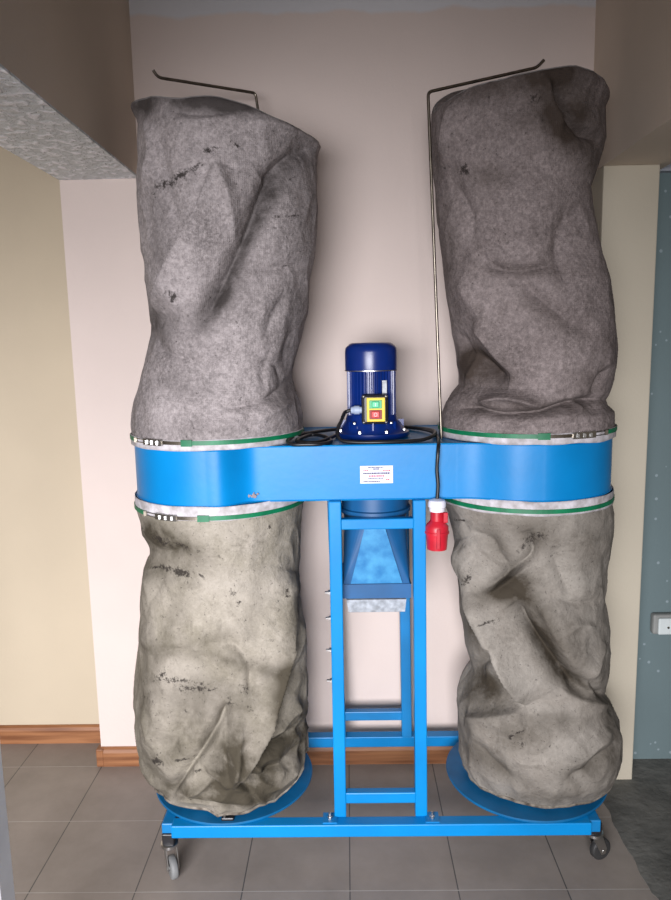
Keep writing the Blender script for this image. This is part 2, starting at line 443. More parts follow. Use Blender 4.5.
# collars that carry the bags
for xc in (XCL, XCR):
    for z0, z1 in ((ZT, ZT + .035), (ZB - .05, ZB)):
        MB().lathe([(.225, z0), (.225, z1)], (xc, YC, 0), 48).build('bag_collar', M['blue_dark'], dc, smooth=True)

# motor
def motor():
    mz = ZT
    bl = .0712
    o = MB()
    # finned body
    prof = []; nf = 40; vs = []; fs = []
    N_ = nf * 4
    zs = [mz + .062, mz + .197]
    for z in zs:
        for i in range(N_):
            r = bl - .0005 if i % 4 in (0, 1) else bl - .0065
            a = 2*PI*i/N_; vs.append((XM + r*math.cos(a), YC + r*math.sin(a), z))
    for i in range(N_):
        j = (i+1) % N_; fs.append((i, j, j+N_, i+N_))
    fs += [tuple(range(N_-1,-1,-1)), tuple(range(N_, 2*N_))]
    o.add(vs, fs)
    body = o.build('motor_body', M['motor'], dc)
    MB().lathe([(.0745, mz+.193), (.0752, mz+.20), (.0752, mz+.245), (.0735, mz+.257), (.062, mz+.268), (.056, mz+.271), (0, mz+.272)], (XM, YC, 0), 48).build('fan_cover', M['motor'], body, smooth=True)
    MB().lathe([(.0768, mz+.1915), (.0768, mz+.194)], (XM, YC, 0), 48).build('cover_joint', M['steel'], body, smooth=True)
    MB().lathe([(.106, mz+.002), (.108, mz+.006), (.108, mz+.016), (.100, mz+.020), (.090, mz+.030), (.076, mz+.050), (.072, mz+.066), (.0, mz+.067)], (XM, YC, 0), 48).build('flange', M['motor'], body, smooth=True)
    for k in range(8):
        a = 2*PI*(k+.5)/8 ; c = (XM + .098*math.cos(a), YC + .098*math.sin(a), 0)
        MB().lathe([(.0058, mz+.019), (.0058, mz+.026), (.003, mz+.029), (0, mz+.030)], c, 6).build('bolt', M['steel'], body)
    for sx in (-1, 1):
        c = (XM + sx*.052, YC - .068, mz + .047)
        MB().lathe([(.005, 0), (.005, .006), (.002, .009)], c, 8, Matrix.Rotation(PI/2, 3, 'X')).build('bolt', M['steel'], body)
    # nameplate
    q = at(384.5, 387, Y=YC - .071)
    MB().cbox(q + Vector((0, .006, 0)), (.013, .003, .036), Matrix.Rotation(.2, 3, 'Z')).build('rating_plate', M['zinc'], body)
    # ribs of flange bell
    for k in range(8):
        a = 2*PI*k/8; d = Vector((math.cos(a), math.sin(a), 0))
        MB().cbox(Vector((XM, YC, mz+.035)) + d*.083, (.02, .004, .03), Matrix.Rotation(a, 3, 'Z')).build('flange_rib', M['motor'], body)
    return body
motor()
# switch box
q = at(375, 409.5, Y=1.955)
SW = Vector((q.x, 1.955, q.z))
sw = MB().box((SW.x - .037, SW.y, SW.z - .042), (SW.x + .037, SW.y + .034, SW.z + .042)).build('switch_box', M['blackbox'], dc, bevel=.008)
MB().box((SW.x - .023, SW.y - .004, SW.z - .034), (SW.x + .028, SW.y + .001, SW.z + .033)).build('yellow_plate', M['yellow'], sw, bevel=.002)
MB().box((SW.x - .016, SW.y - .0065, SW.z + .003), (SW.x + .019, SW.y - .003, SW.z + .026)).build('button_surround', M['btn_green'], sw, bevel=.001)
MB().box((SW.x - .016, SW.y - .0065, SW.z - .027), (SW.x + .019, SW.y - .003, SW.z - .001)).build('button_surround', mat('dark_red', (.25, .015, .012), .5), sw, bevel=.001)
bg = MB().box((SW.x - .009, SW.y - .013, SW.z + .006), (SW.x + .011, SW.y - .005, SW.z + .023)).build('start_button', mat('bright_green', (.03, .48, .22), .35), sw, bevel=.002)
br_ = MB().box((SW.x - .010, SW.y - .014, SW.z - .022), (SW.x + .012, SW.y - .005, SW.z - .004)).build('stop_button', M['btn_red'], sw, bevel=.002)
MB().box((SW.x + .0003, SW.y - .0136, SW.z + .010), (SW.x + .0017, SW.y - .0128, SW.z + .019)).build('start_mark', M['white'], sw)
MB().tube([(SW.x + .001 + .004*math.cos(a*PI/8), SW.y - .0142, SW.z - .013 + .005*math.sin(a*PI/8)) for a in range(16)], .0006, 6, closed=True).build('stop_mark', M['white'], sw)
for sx in (-1, 1):
    for sz in (-1, 1):
        MB().lathe([(.0048, 0), (.0048, .003), (.003, .005), (0, .0055)], (SW.x + sx*.031, SW.y + .001, SW.z + sz*.036), 12, Matrix.Rotation(PI/2, 3, 'X')).build('corner_screw', M['steel'], sw, smooth=True)
# cable gland
g0 = Vector((SW.x - .037, SW.y + .016, SW.z - .002))
MB().lathe([(.0095, 0), (.0095, .006), (.0125, .006), (.0125, .02), (.0105, .022), (.009, .03), (.005, .03)], g0, 12, Matrix.Rotation(-PI/2, 3, 'Y')).build('cable_gland', M['grey_plastic'], sw, smooth=True)
ge = g0 + Vector((-.028, 0, 0))

# power cable: loop round the flange, coil on the left, drop on the right with the plug
def ct(px, py, z=None, Y=None): return at(px, py, Z=z) if z else at(px, py, Y=Y)
zc = ZT + .006
cab = [ge, ge + Vector((-.018, 0, -.006)), at(342, 419, Y=1.94), at(337.5, 431, Y=1.92), at(341, 440, Y=1.90),
       at(355, 446, Y=1.885), at(378, 448, Y=1.875), at(402, 446, Y=1.885), at(422, 441, Y=1.91), at(434, 435, Y=1.96),
       at(433, 430.5, Y=2.06), at(418, 428, Y=2.15), at(395, 427, Y=2.19), at(370, 427.5, Y=2.19), at(345, 428.5, Y=2.16), at(322, 431, Y=2.10),
       at(300, 434.5, Y=2.0), at(288, 440, Y=1.915), at(291, 446.5, Y=1.868), at(305, 449, Y=1.857), at(322, 447.5, Y=1.865),
       at(331, 441, Y=1.92), at(323, 436, Y=2.0), at(310, 435, Y=2.03), at(297, 440, Y=1.93), at(303, 444, Y=1.90), at(318, 443, Y=1.90),
       at(332, 437, Y=1.97), at(350, 429, Y=2.17), at(380, 426, Y=2.22), at(410, 427.5, Y=2.19), at(430, 431, Y=2.08), at(437.5, 437, Y=1.96),
       at(438.5, 443, Y=1.875), at(438, 452, Y=1.85), at(437, 470, Y=1.848), at(438, 485, Y=1.846), at(437, 500, Y=1.845)]
for i in range(4, len(cab) - 5):
    if cab[i].z < zc: cab[i].z = zc
    if cab[i].z > zc + .02: cab[i].z = zc + .012
cable = MB().tube(spline(cab, 10), .0052, 10).build('power_cable', M['black'], dc, smooth=True)
pl = at(437, 500, Y=1.845)
MB().lathe([(.008, .004), (.021, 0), (.024, -.006), (.024, -.018), (.021, -.020), (.021, -.030), (0, -.031)], pl, 14).build('plug_nut', M['plug_white'], cable, smooth=True)
MB().lathe([(.0175, -.028), (.018, -.055), (.026, -.064), (.031, -.072), (.031, -.084), (.033, -.085), (.033, -.090), (.030, -.091), (.027, -.128), (.0265, -.134), (.022, -.134), (.022, -.115), (0, -.115)], pl, 28).build('plug_body', M['red'], cable, smooth=True)
MB().cbox(pl + Vector((.021, -.012, -.045)), (.012, .012, .028)).build('plug_latch', M['red'], cable, bevel=.002)
MB().cbox(pl + Vector((0, -.030, -.10)), (.010, .008, .055)).build('plug_key', M['red'], cable, bevel=.002)

# frame
def vpost(px_top, py_top, px_bot, py_bot, Y, ztop, zbot, w=.034):
    a = at(px_top, py_top, Y=Y); b_ = at(px_bot, py_bot, Y=Y)
    t = (ztop - a.z)/(b_.z - a.z); u = (zbot - a.z)/(b_.z - a.z)
    A = a.lerp(b_, t); B = a.lerp(b_, u); h = w/2
    vs = [(P.x + sx*h, Y + sy*w, P.z) for P in (B, A) for sx, sy in ((-1,0),(1,0),(1,1),(-1,1))]
    return MB().add(vs, [(3,2,1,0),(4,5,6,7),(0,1,5,4),(1,2,6,5),(2,3,7,6),(3,0,4,7)]), A, B
YF, YR = 1.845, 2.255
ZBAR0, ZBAR1 = .122, .160
mb, FA, FB = vpost(334.8, 505, 340.5, 820, YF, ZB, ZBAR1); fl = mb.build('front_post', M['blue'], dc, bevel=.003)
mb, GA, GB = vpost(419.5, 505, 421.5, 820, YF, ZB, ZBAR1); mb.build('front_post', M['blue'], dc, bevel=.003)
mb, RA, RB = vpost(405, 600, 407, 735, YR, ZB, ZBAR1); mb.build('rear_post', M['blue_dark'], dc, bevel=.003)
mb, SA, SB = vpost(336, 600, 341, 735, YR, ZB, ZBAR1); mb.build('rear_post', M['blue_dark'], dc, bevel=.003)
def rung(y0, y1, Y, A, B, C_, D, nm, m):
    z1 = at(370, y0, Y=Y).z; z0 = at(370, y1, Y=Y).z
    f = lambda P, Q, z: P.lerp(Q, (z - P.z)/(Q.z - P.z)).x
    MB().box((f(A, B, z0) + .015, Y + .004, z0), (f(C_, D, z0) - .015, Y + .030, z1)).build(nm, m, dc, bevel=.003)
rung(519.5, 530, YF, FA, FB, GA, GB, 'front_crossbar', M['blue'])
rung(794, 804.5, YF, FA, FB, GA, GB, 'front_crossbar', M['blue'])
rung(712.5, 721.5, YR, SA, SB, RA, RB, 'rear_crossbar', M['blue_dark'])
# base bars
bx0 = at(171, 836, Y=1.81).x; bx1 = at(592, 832, Y=1.81).x
MB().box((bx0, 1.812, ZBAR0), (bx1, 1.850, ZBAR1)).build('front_base_bar', M['blue'], dc, bevel=.003)
MB().box((bx0, 2.262, ZBAR0), (bx1, 2.300, ZBAR1)).build('rear_base_bar', M['blue'], dc, bevel=.003)
for x in (bx0 - .030, bx1 - .004):
    MB().box((x, 1.825, ZBAR0), (x + .034, 2.30, ZBAR1 - .001)).build('side_base_bar', M['blue_dark'], dc, bevel=.003)
# bag support discs
for xc, yc_, nm in ((at(232, 785, Z=.165).x, 2.055, 0), (at(531, 785, Z=.165).x, 2.055, 1)):
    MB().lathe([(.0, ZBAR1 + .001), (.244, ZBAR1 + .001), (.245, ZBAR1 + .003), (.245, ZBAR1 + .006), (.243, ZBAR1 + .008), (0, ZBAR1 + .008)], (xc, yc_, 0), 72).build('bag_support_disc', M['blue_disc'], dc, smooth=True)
# bolts: on the left post, and at the feet
for y_ in (592.5, 618, 650, 680.5):
    q = at(330.5, y_, Y=YF + .017)
    X0 = FA.lerp(FB, (q.z - FA.z)/(FB.z - FA.z)).x - .017
    MB().lathe([(.0075, 0), (.0075, .006), (.004, .006), (.004, .014), (0, .015)], (X0, YF + .017, q.z), 6, Matrix.Rotation(-PI/2, 3, 'Y')).build('side_bolt', M['steel'], dc)
for px in (330, 432):
    q = at(px, 820, Y=1.835)
    f_ = MB().box((q.x - .02, 1.818, ZBAR1), (q.x + .02, 1.862, ZBAR1 + .004)).build('foot_plate', M['blue_dark'], dc)
    MB().lathe([(.007, ZBAR1 + .004), (.007, ZBAR1 + .010), (.004, ZBAR1 + .010), (.004, ZBAR1 + .022), (0, ZBAR1 + .023)], (q.x, 1.835, 0), 6).build('foot_bolt', M['steel'], f_)
# dark latch on the left disc front
q = at(228, 821, Y=1.83)
lt = MB().cbox((q.x, 1.832, ZBAR1 + .012), (.036, .02, .010)).build('disc_clip', M['blackbox'], dc, bevel=.003)
MB().lathe([(.004, 0), (.004, .004), (0, .005)], (q.x - .009, 1.826, ZBAR1 + .017), 8).build('clip_screw', M['steel'], lt)

# inlet duct
DX = at(375, 540, Y=1.97).x
dy_ = 1.975
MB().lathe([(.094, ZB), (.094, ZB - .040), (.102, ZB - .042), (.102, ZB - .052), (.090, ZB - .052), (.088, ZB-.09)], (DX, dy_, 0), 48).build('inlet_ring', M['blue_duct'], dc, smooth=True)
def duct():
    zt = ZB - .055; zb_ = at(375, 584, Y=1.90).z
    hw = .093; r = .088
    top = []; bot = []; n = 48
    for i in range(n):
        a = 2*PI*i/n; top.append((DX + r*math.cos(a), dy_ + r*math.sin(a), zt))
    cs = [(-.5*.145, 1.895), (.5*.145, 1.895), (hw, 1.95), (hw, 2.08), (-hw, 2.08), (-hw, 1.95)]
    mb = MB(); T = top
    # body loft to a rectangle
    Bc = [(DX + hw, 2.09, zb_), (DX - hw, 2.09, zb_), (DX - hw, 1.90, zb_), (DX + hw, 1.90, zb_)]
    vs = T + Bc; fs = []
    q4 = n // 4
    for k in range(4):            # quadrant k joins corner k
        ci = n + k
        for i in range(k*q4, (k+1)*q4): fs.append((i, (i+1) % n, ci))
        fs.append(((k+1)*q4 % n, n + (k+1) % 4, ci))
    mb.add(vs, fs)
    # lip
    zl = zb_ - .040
    mb.box((DX - hw - .004, 1.895, zl), (DX + hw + .004, 2.095, zb_ + .001))
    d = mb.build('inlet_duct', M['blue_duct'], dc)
    # the flat scuffed triangle on the front
    a = Vector((DX - .004, dy_ - r - .006, zt - .0)); b1 = Vector((DX - .072, 1.893, zb_ + .004)); b2 = Vector((DX + .072, 1.893, zb_ + .004))
    e = Vector((0, .004, 0)); w_ = Vector((.020, 0, 0))
    vs = [a - w_, a + w_, b2, b1]; vs += [v + e for v in vs]
    MB().add(vs, [(0,1,2,3), (7,6,5,4), (0,3,7,4), (1,5,6,2), (3,2,6,7), (0,4,5,1)]).build('duct_facet', M['blue_facet'], d)
    # galvanised flap below
    z1 = zl - .003; h2 = .079
    vs = [(DX - .085, 1.893, z1), (DX + .083, 1.893, z1), (DX + .077, 1.868, z1 - .026), (DX - .079, 1.868, z1 - .026)]
    vs += [(x, y + .003, z - .002) for x, y, z in vs]
    vs2 = [(DX - .085, 1.893, z1), (DX + .083, 1.893, z1), (DX + .083, 2.09, z1), (DX - .085, 2.09, z1)]
    mb = MB().add(vs, [(0,1,2,3), (7,6,5,4), (0,3,7,4), (1,5,6,2), (3,2,6,7), (0,4,5,1)])
    mb.box((DX - .085, 1.893, z1 - .003), (DX + .083, 2.09, z1))
    mb.build('galvanised_flap', M['zinc'], dc)
duct()

# hanger rods
def rod(pts, name='hanger_rod', r=.0042):
    return MB().tube(pts, r, 10).build(name, M['rod'], dc, smooth=True)
def bend(pts, rad=.012):
    pts = [Vector(p) for p in pts]; o = [pts[0]]
    for i in range(1, len(pts) - 1):
        a, b_, c_ = pts[i-1], pts[i], pts[i+1]
        u = (a - b_).normalized()*rad; v = (c_ - b_).normalized()*rad
        for k in range(7):
            t = k/6; o.append((b_ + u)*(1-t)**2 + b_*2*t*(1-t) + (b_ + v)*t*t)
    o.append(pts[-1]); return o
base = at(441.5, 432, Y=1.98)
rod(bend([(base.x, 1.98, ZT - .004), at(428, 92, Y=1.96), at(537, 67.5, Y=2.03), at(544, 60, Y=2.03)]))
top_ = at(255.5, 93, Y=2.262)
rod(bend([(at(268, 430, Y=2.262).x, 2.262, ZT - .004), (at(261, 130, Y=2.262).x, 2.262, at(261, 130, Y=2.262).z), top_, at(158, 77.5, Y=2.10), at(153, 70, Y=2.09)]))

# castors
def caster(x, y, rz, tyre, col2):
    c = empty('caster', (x, y, 0), parent=dc)
    Rz = Matrix.Rotation(rz, 3, 'Z'); P = Vector((x, y, 0))
    def T(v): return P + Rz @ Vector(v)
    MB().cbox(T((0, 0, .113)), (.034, .034, .034), Matrix.Rotation(0, 3, 'Z')).build('mount_block', M['blackbox'], c, bevel=.003)
    MB().lathe([(.022, .096), (.025, .094), (.025, .086), (.020, .082), (.014, .080)], T((0, 0, 0)), 28).build('swivel_head', M['steel'], c, smooth=True)
    mb = MB()
    for s in (-1, 1):
        vs = [T((a, s*.015 + t, z)) for t in (-.0012, .0012) for a, z in ((-.016, .086), (.016, .086), (.034, .040), (.030, .024), (.016, .024), (.004, .045))]
        mb.add(vs, [tuple(range(6)), tuple(range(11, 5, -1))] + [(i, (i+1) % 6, (i+1) % 6 + 6, i + 6) for i in range(6)])
    mb.cbox(T((0, 0, .0855)), (.034, .034, .003), Rz)
    mb.build('fork', M['steel'], c)
    Rw = Rz @ Matrix.Rotation(PI/2, 3, 'X')
    w_ = MB().lathe([(.013, -.0095), (.026, -.0105), (.030, -.009), (.0325, -.006), (.0325, .006), (.030, .009), (.026, .0105), (.013, .0095)], T((.024, 0, .0325)), 36, Rw).build('wheel', tyre, c, smooth=True)
    MB().lathe([(.0, -.0178), (.006, -.0175), (.006, .0175), (0, .0178)], T((.024, 0, .0325)), 12, Rw).build('axle', M['steel'], c)
q = at(169, 840, Y=1.83); caster(q.x, 1.835, math.radians(-62), M['tyre'], 0)
q2 = at(596.5, 833, Y=1.85); caster(q2.x, 1.868, math.radians(22), M['dark_tyre'], 0)
caster(q.x, 2.28, math.radians(20), M['tyre'], 0); caster(q2.x, 2.28, math.radians(150), M['dark_tyre'], 0)

# ------------------------------------------------------------------ bags
def interp(zs, xs):
    o = np.argsort(zs); zs = np.array(zs)[o]; xs = np.array(xs)[o]
    return lambda z: np.interp(z, zs, xs)
def seg_field(px, py, pts):
    """signed distance (px), and 0..1 position along a polyline"""
    best = np.full(px.shape, 1e9); sd = np.zeros(px.shape); tt = np.zeros(px.shape)
    pts = np.array([[v.x, v.y] for v in spline([(a, b_, 0) for a, b_ in pts], 6)])
    L_ = np.r_[0, np.cumsum(np.hypot(*np.diff(pts, axis=0).T))]
    for i in range(len(pts) - 1):
        ax, ay = pts[i]; bx, by = pts[i+1]; dx_, dy2 = bx - ax, by - ay; l2 = dx_*dx_ + dy2*dy2
        t = np.clip(((px - ax)*dx_ + (py - ay)*dy2)/l2, 0, 1)
        qx, qy = px - ax - t*dx_, py - ay - t*dy2; d = np.hypot(qx, qy)
        s = (qx*dy2 - qy*dx_); m = d < best
        best = np.where(m, d, best); sd = np.where(m, np.sign(s)*d, sd); tt = np.where(m, (L_[i] + t*np.sqrt(l2))/L_[-1], tt)
    return sd, tt
def fold(px, py, pts, amp, wp, wn, taper=.2):
    sd, tt = seg_field(px, py, pts)
    w_ = np.where(sd > 0, wp, wn)
    t1 = np.clip(np.minimum(tt, 1 - tt)/taper, 0, 1); t1 = t1*t1*(3 - 2*t1)
    return amp*np.exp(-np.abs(sd/(w_*.9))**1.35)*(.12 + .88*t1)*np.clip(t1*8, 0, 1)

NU, NV = 340, 300
def make_bag(name, label, cat, group, m, left, right, top, bot, folds, stains, grime_shades, nz_amp=.006, seed=0, cap='top', hemmed=None, backr=.17, wr=1.0, foldk=1.9, foot=.80, crumple=0):
    """left/right: silhouette pixels, top/bot: rim as list of (angle_deg, world z) or pixel rim"""
    if left[0][0] < 335: left = [(x + 3.5, y) for x, y in left]
    else: right = [(x - 4, y) for x, y in right]
    zl = interp([at(x, y, Y=YC).z for x, y in left], [at(x, y, Y=YC).x for x, y in left])
    zr = interp([at(x, y, Y=YC).z for x, y in right], [at(x, y, Y=YC).x for x, y in right])
    th = np.linspace(0, 2*PI, NU, endpoint=False)
    def rim(r):                        # r: list of (deg, z) ; deg 0=right, 180=left, 270=front
        d = sorted((a % 360, z) for a, z in r); ds = [d[-1][0] - 360] + [a for a, _ in d] + [d[0][0] + 360]
        zz = [d[-1][1]] + [z for _, z in d] + [d[0][1]]
        return np.interp(np.degrees(th), ds, zz)
    z1 = rim(top); z0 = rim(bot)
    def sm(z, k=9):
        ker = np.ones(k)/k; zz = np.r_[z[-k:], z, z[:k]]; return np.convolve(zz, ker, 'same')[k:-k]
    z1 = sm(z1); z0 = sm(z0)
    v = np.linspace(0, 1, NV)[:, None]
    Z = z0[None]*(1 - v) + z1[None]*v
    xl = zl(Z); xr = zr(Z); mid = (xl + xr)/2; hw = (xr - xl)/2
    C_, S_ = np.cos(th)[None], np.sin(th)[None]
    ry = np.clip(hw*1.02, .19, .255)
    if cap == 'bottom': k = np.clip((Z - .17)/.17, 0, 1); ry = ry*(foot + (1 - foot)*np.sin(k*PI/2))
    X = mid + hw*C_
    Yv = YC + np.where(S_ < 0, ry, backr + .02)*S_
    if hemmed is not None:             # stay a true circle where it is clamped
        xc, zc_, side = hemmed
        k = np.clip(1 - np.abs(Z - zc_)/.06, 0, 1); k = k*k*(3 - 2*k)
        X = X*(1 - k) + (xc + .2445*C_)*k; Yv = Yv*(1 - k) + (YC + .2445*S_)*k
    P = np.stack([X, Yv, Z], -1)
    px, py = proj(P)
    D = np.zeros_like(px)
    for f_ in folds: D += fold(px, py, *f_)
    front = np.clip(-S_*1.6 + .1, 0, 1)*np.ones_like(D)
    D = D*front*foldk
    # soft irregular wrinkles
    nn = np.zeros_like(D); n2 = np.zeros_like(D)
    s_ = Vector((seed*3.1, seed*1.7, seed*5.3))
    Pl = P.reshape(-1, 3)
    nn = np.array([noise.noise(Vector((p[0]*7, p[1]*7, p[2]*4.2)) + s_) for p in Pl]).reshape(D.shape)
    n2 = np.array([abs(noise.noise(Vector((p[0]*15 + p[2]*6, p[1]*15, p[2]*11 - p[0]*5)) - s_)) for p in Pl]).reshape(D.shape)
    cr = 1 + crumple*np.clip((.55 - Z)/.25, 0, 1) if cap == 'bottom' else 1.0
    D += nz_amp*nn*1.6*wr - nz_amp*1.3*(n2 - .2)*wr*cr
    if hemmed is not None:
        k = np.clip(np.abs(Z - hemmed[1])/.045, 0, 1); D *= k*k*(3 - 2*k)
    # radial displacement, and a little inward at both ends
    nx, ny = C_*np.ones_like(D), S_*np.ones_like(D)
    P[..., 0] += nx*D; P[..., 1] += ny*D
    # soft end on the free side
    e = np.clip((1 - v)/.02, 0, 1) if cap == 'top' else np.clip(v/.02, 0, 1)
    e = 1 - .035*(1 - np.sqrt(np.clip(1 - (1 - e)**2, 0, 1)))*np.ones_like(D)
    P[..., 0] = mid + (P[..., 0] - mid)*e; P[..., 1] = YC + (P[..., 1] - YC)*e
    P[..., 1] = np.minimum(P[..., 1], 2.345)
    st_ = np.zeros_like(D)
    for x, y, rx_, ry_, ang, a in stains:
        ca, sa = math.cos(math.radians(ang)), math.sin(math.radians(ang))
        u = ((px - x)*ca + (py - y)*sa)/rx_; w_ = (-(px - x)*sa + (py - y)*ca)/ry_
        st_ = np.maximum(st_, a*np.exp(-(u*u + w_*w_)))
    g = np.zeros_like(D)
    for x, y, rx_, ry_, ang, a in grime_shades:  # dark patches: real dirt, plus shade painted along folds and bag tops
        ca, sa = math.cos(math.radians(ang)), math.sin(math.radians(ang))
        u = ((px - x)*ca + (py - y)*sa)/rx_; w_ = (-(px - x)*sa + (py - y)*ca)/ry_
        g = g + a*np.exp(-(u*u + w_*w_))
    g = np.clip(g, 0, 1)*(front > .02); st_ *= (front > .02)
    V = P.reshape(-1, 3); F_ = []
    idx = np.arange(NV*NU).reshape(NV, NU)
    a = idx[:-1]; b_ = np.roll(idx, -1, 1)[:-1]; c_ = np.roll(idx, -1, 1)[1:]; d = idx[1:]
    F_ = np.stack([a, b_, c_, d], -1).reshape(-1, 4).tolist()
    row = idx[-1] if cap == 'top' else idx[0]
    cen = V[row].mean(0); extra = []; base_i = len(V); prev_row = row
    for k, fr in enumerate((.66, .33)):
        rr = cen + (V[row] - cen)*fr; rr[:, 2] += (.004 if cap == 'top' else 0)
        extra.append(rr); ri = base_i + k*NU + np.arange(NU)
        F_ += [(int(prev_row[i]), int(prev_row[(i+1) % NU]), int(ri[(i+1) % NU]), int(ri[i])) for i in range(NU)]
        prev_row = ri
    extra.append(cen[None]); ci = base_i + 2*NU
    F_ += [(int(prev_row[i]), int(prev_row[(i+1) % NU]), ci) for i in range(NU)]
    V = np.vstack([V] + extra)
    me = bpy.data.meshes.new(name); o = bpy.data.objects.new(name, me)
    org = Vector((float(V[:, 0].mean()), YC, float(V[:, 2].min())))
    root = o; COL.objects.link(o); o.location = org
    me.from_pydata((V - np.array(org)).tolist(), [], F_)
    for nm, arr in (('stain', st_), ('grime_shade', g)):
        at_ = me.attributes.new(nm, 'FLOAT', 'POINT')
        at_.data.foreach_set('value', np.r_[arr.reshape(-1), np.zeros(len(V) - NV*NU)].astype(np.float32))
    uvl = me.uv_layers.new(name='UVMap')
    li = np.zeros(len(me.loops), dtype=np.int32); me.loops.foreach_get('vertex_index', li)
    ang_ = np.arctan2(V[:, 1] - YC, V[:, 0] - org.x)*.25
    uvl.data.foreach_set('uv', np.stack([ang_[li], V[li, 2]], -1).reshape(-1).astype(np.float32))
    me.materials.append(m)
    me.polygons.foreach_set('use_smooth', [True]*len(me.polygons))
    bm = bmesh.new(); bm.from_mesh(me); bmesh.ops.recalc_face_normals(bm, faces=bm.faces[:]); bm.to_mesh(me); bm.free()
    tag(o, label, cat, group)
    # seam round the free end
    rp = [Vector(V[i]) for i in (row if cap == 'top' else idx[3])[::4]]
    off = .0 
    MB().tube([p_ + Vector((0, -.003 if cap != 'top' else 0, -.002 if cap == 'top' else .003)) for p_ in rp], .0035 if cap == 'top' else .005, 6, closed=True).build('seam_piping', M['piping'] if cap == 'top' else M['seam'], o, smooth=True)
    return o

def Zp(px, py, Y): return at(px, py, Y=Y).z
ZU = 1.260; ZL = 1.052           # clamp heights

# ---- upper left
UL = make_bag('filter_bag', 'dark grey upper filter bag on the left, slumped top and long diagonal fold', 'filter bag', None, M['bag_ul'],
    [(127,100),(129,111),(136,122),(139,130),(138,158),(139,205),(143.5,266),(147,305),(148.5,325),(145,350),(140,375),(135,400),(133,413),(131,431),(131,440)],
    [(300,90),(315,135),(319,145),(315.5,155),(315,168),(316.5,205),(315,250),(311,281),(308,313),(300,344),(292.5,370),(292,380),(295,390),(300,405),(302,413),(302.5,430),(302.5,440)],
    [(180, Zp(129,108,YC)), (205, Zp(137,99,1.93)), (230, Zp(160,93,1.85)), (250, Zp(190,96,1.81)), (272, Zp(226,93,1.80)), (290, Zp(250,101,1.81)), (308, Zp(272,116,1.84)), (335, Zp(303,131,1.94)), (0, Zp(319,144,YC)), (45, Zp(290,130,2.2)), (90, Zp(225,100,2.25)), (135, Zp(160,100,2.2))],
    [(0, ZU - .022), (90, ZU - .022), (180, ZU - .022), (270, ZU - .022)],
    [([(214,160),(203,200),(176,258),(152,314)], .019, 26, 2.2, .15),
     ([(300,156),(272,185),(250,232),(222,282),(190,335)], -.026, 11, 13, .2),
     ([(318,147),(290,158),(268,182)], -.014, 5, 14, .2),
     ([(208,148),(222,178),(232,216),(236,250)], .011, 8, 5, .25),
     ([(148,104),(158,140),(170,200),(176,250)], -.009, 12, 14, .3),
     ([(160,108),(200,114),(248,108)], -.007, 6, 4, .3),
     ([(142,112),(150,150),(143,200)], .008, 8, 5, .3),
     ([(252,360),(276,366),(283,394)], -.0035, 3, 4, .3),
     ([(270,350),(262,375),(266,392)], -.0025, 3, 3, .3),
     ([(292,374),(270,398),(232,408),(215,400)], -.008, 4, 5, .3),
     ([(298,398),(270,412),(250,425)], .008, 7, 6, .3),
     ([(310,262),(280,268),(240,270)], -.006, 4, 7, .3),
     ([(303,320),(287,345),(290,372)], -.005, 6, 5, .3),
     ([(148,320),(160,350),(200,362)], -.007, 7, 6, .3),
     ([(290,290),(272,320),(266,340)], -.006, 7, 7, .3)],
    [(166,183,11,4,-22,.75),(180,176,11,4,-22,.8),(195,169,9,3.5,-30,.7),(208,151,5,4,0,.72),(213,150,4,4,0,.65),(236,145,2.5,2.5,0,.75),(257,144,2,2,0,.6),(178,297,2.5,5,10,.85),(176,293,4,2,0,.6),
     (290,216,10,1.4,-4,.62),(278,216,5,1.6,-15,.62),(293,178,5,1.5,-30,.55),(287,266,6,1.3,-20,.5),(248,431,3,2,0,.5),(240,398,5,1.5,-30,.5),(272,366,12,1.2,0,.42),(155,195,5,2,45,.5)],
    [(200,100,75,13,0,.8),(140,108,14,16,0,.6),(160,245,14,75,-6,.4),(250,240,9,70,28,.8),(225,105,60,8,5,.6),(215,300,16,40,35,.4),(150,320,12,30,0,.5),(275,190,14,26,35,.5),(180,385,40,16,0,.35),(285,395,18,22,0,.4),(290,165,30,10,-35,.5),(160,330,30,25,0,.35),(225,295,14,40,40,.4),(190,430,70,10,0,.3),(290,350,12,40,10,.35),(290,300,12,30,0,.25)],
    seed=1, cap='top', hemmed=(XCL, ZU - .008, 'bottom'))
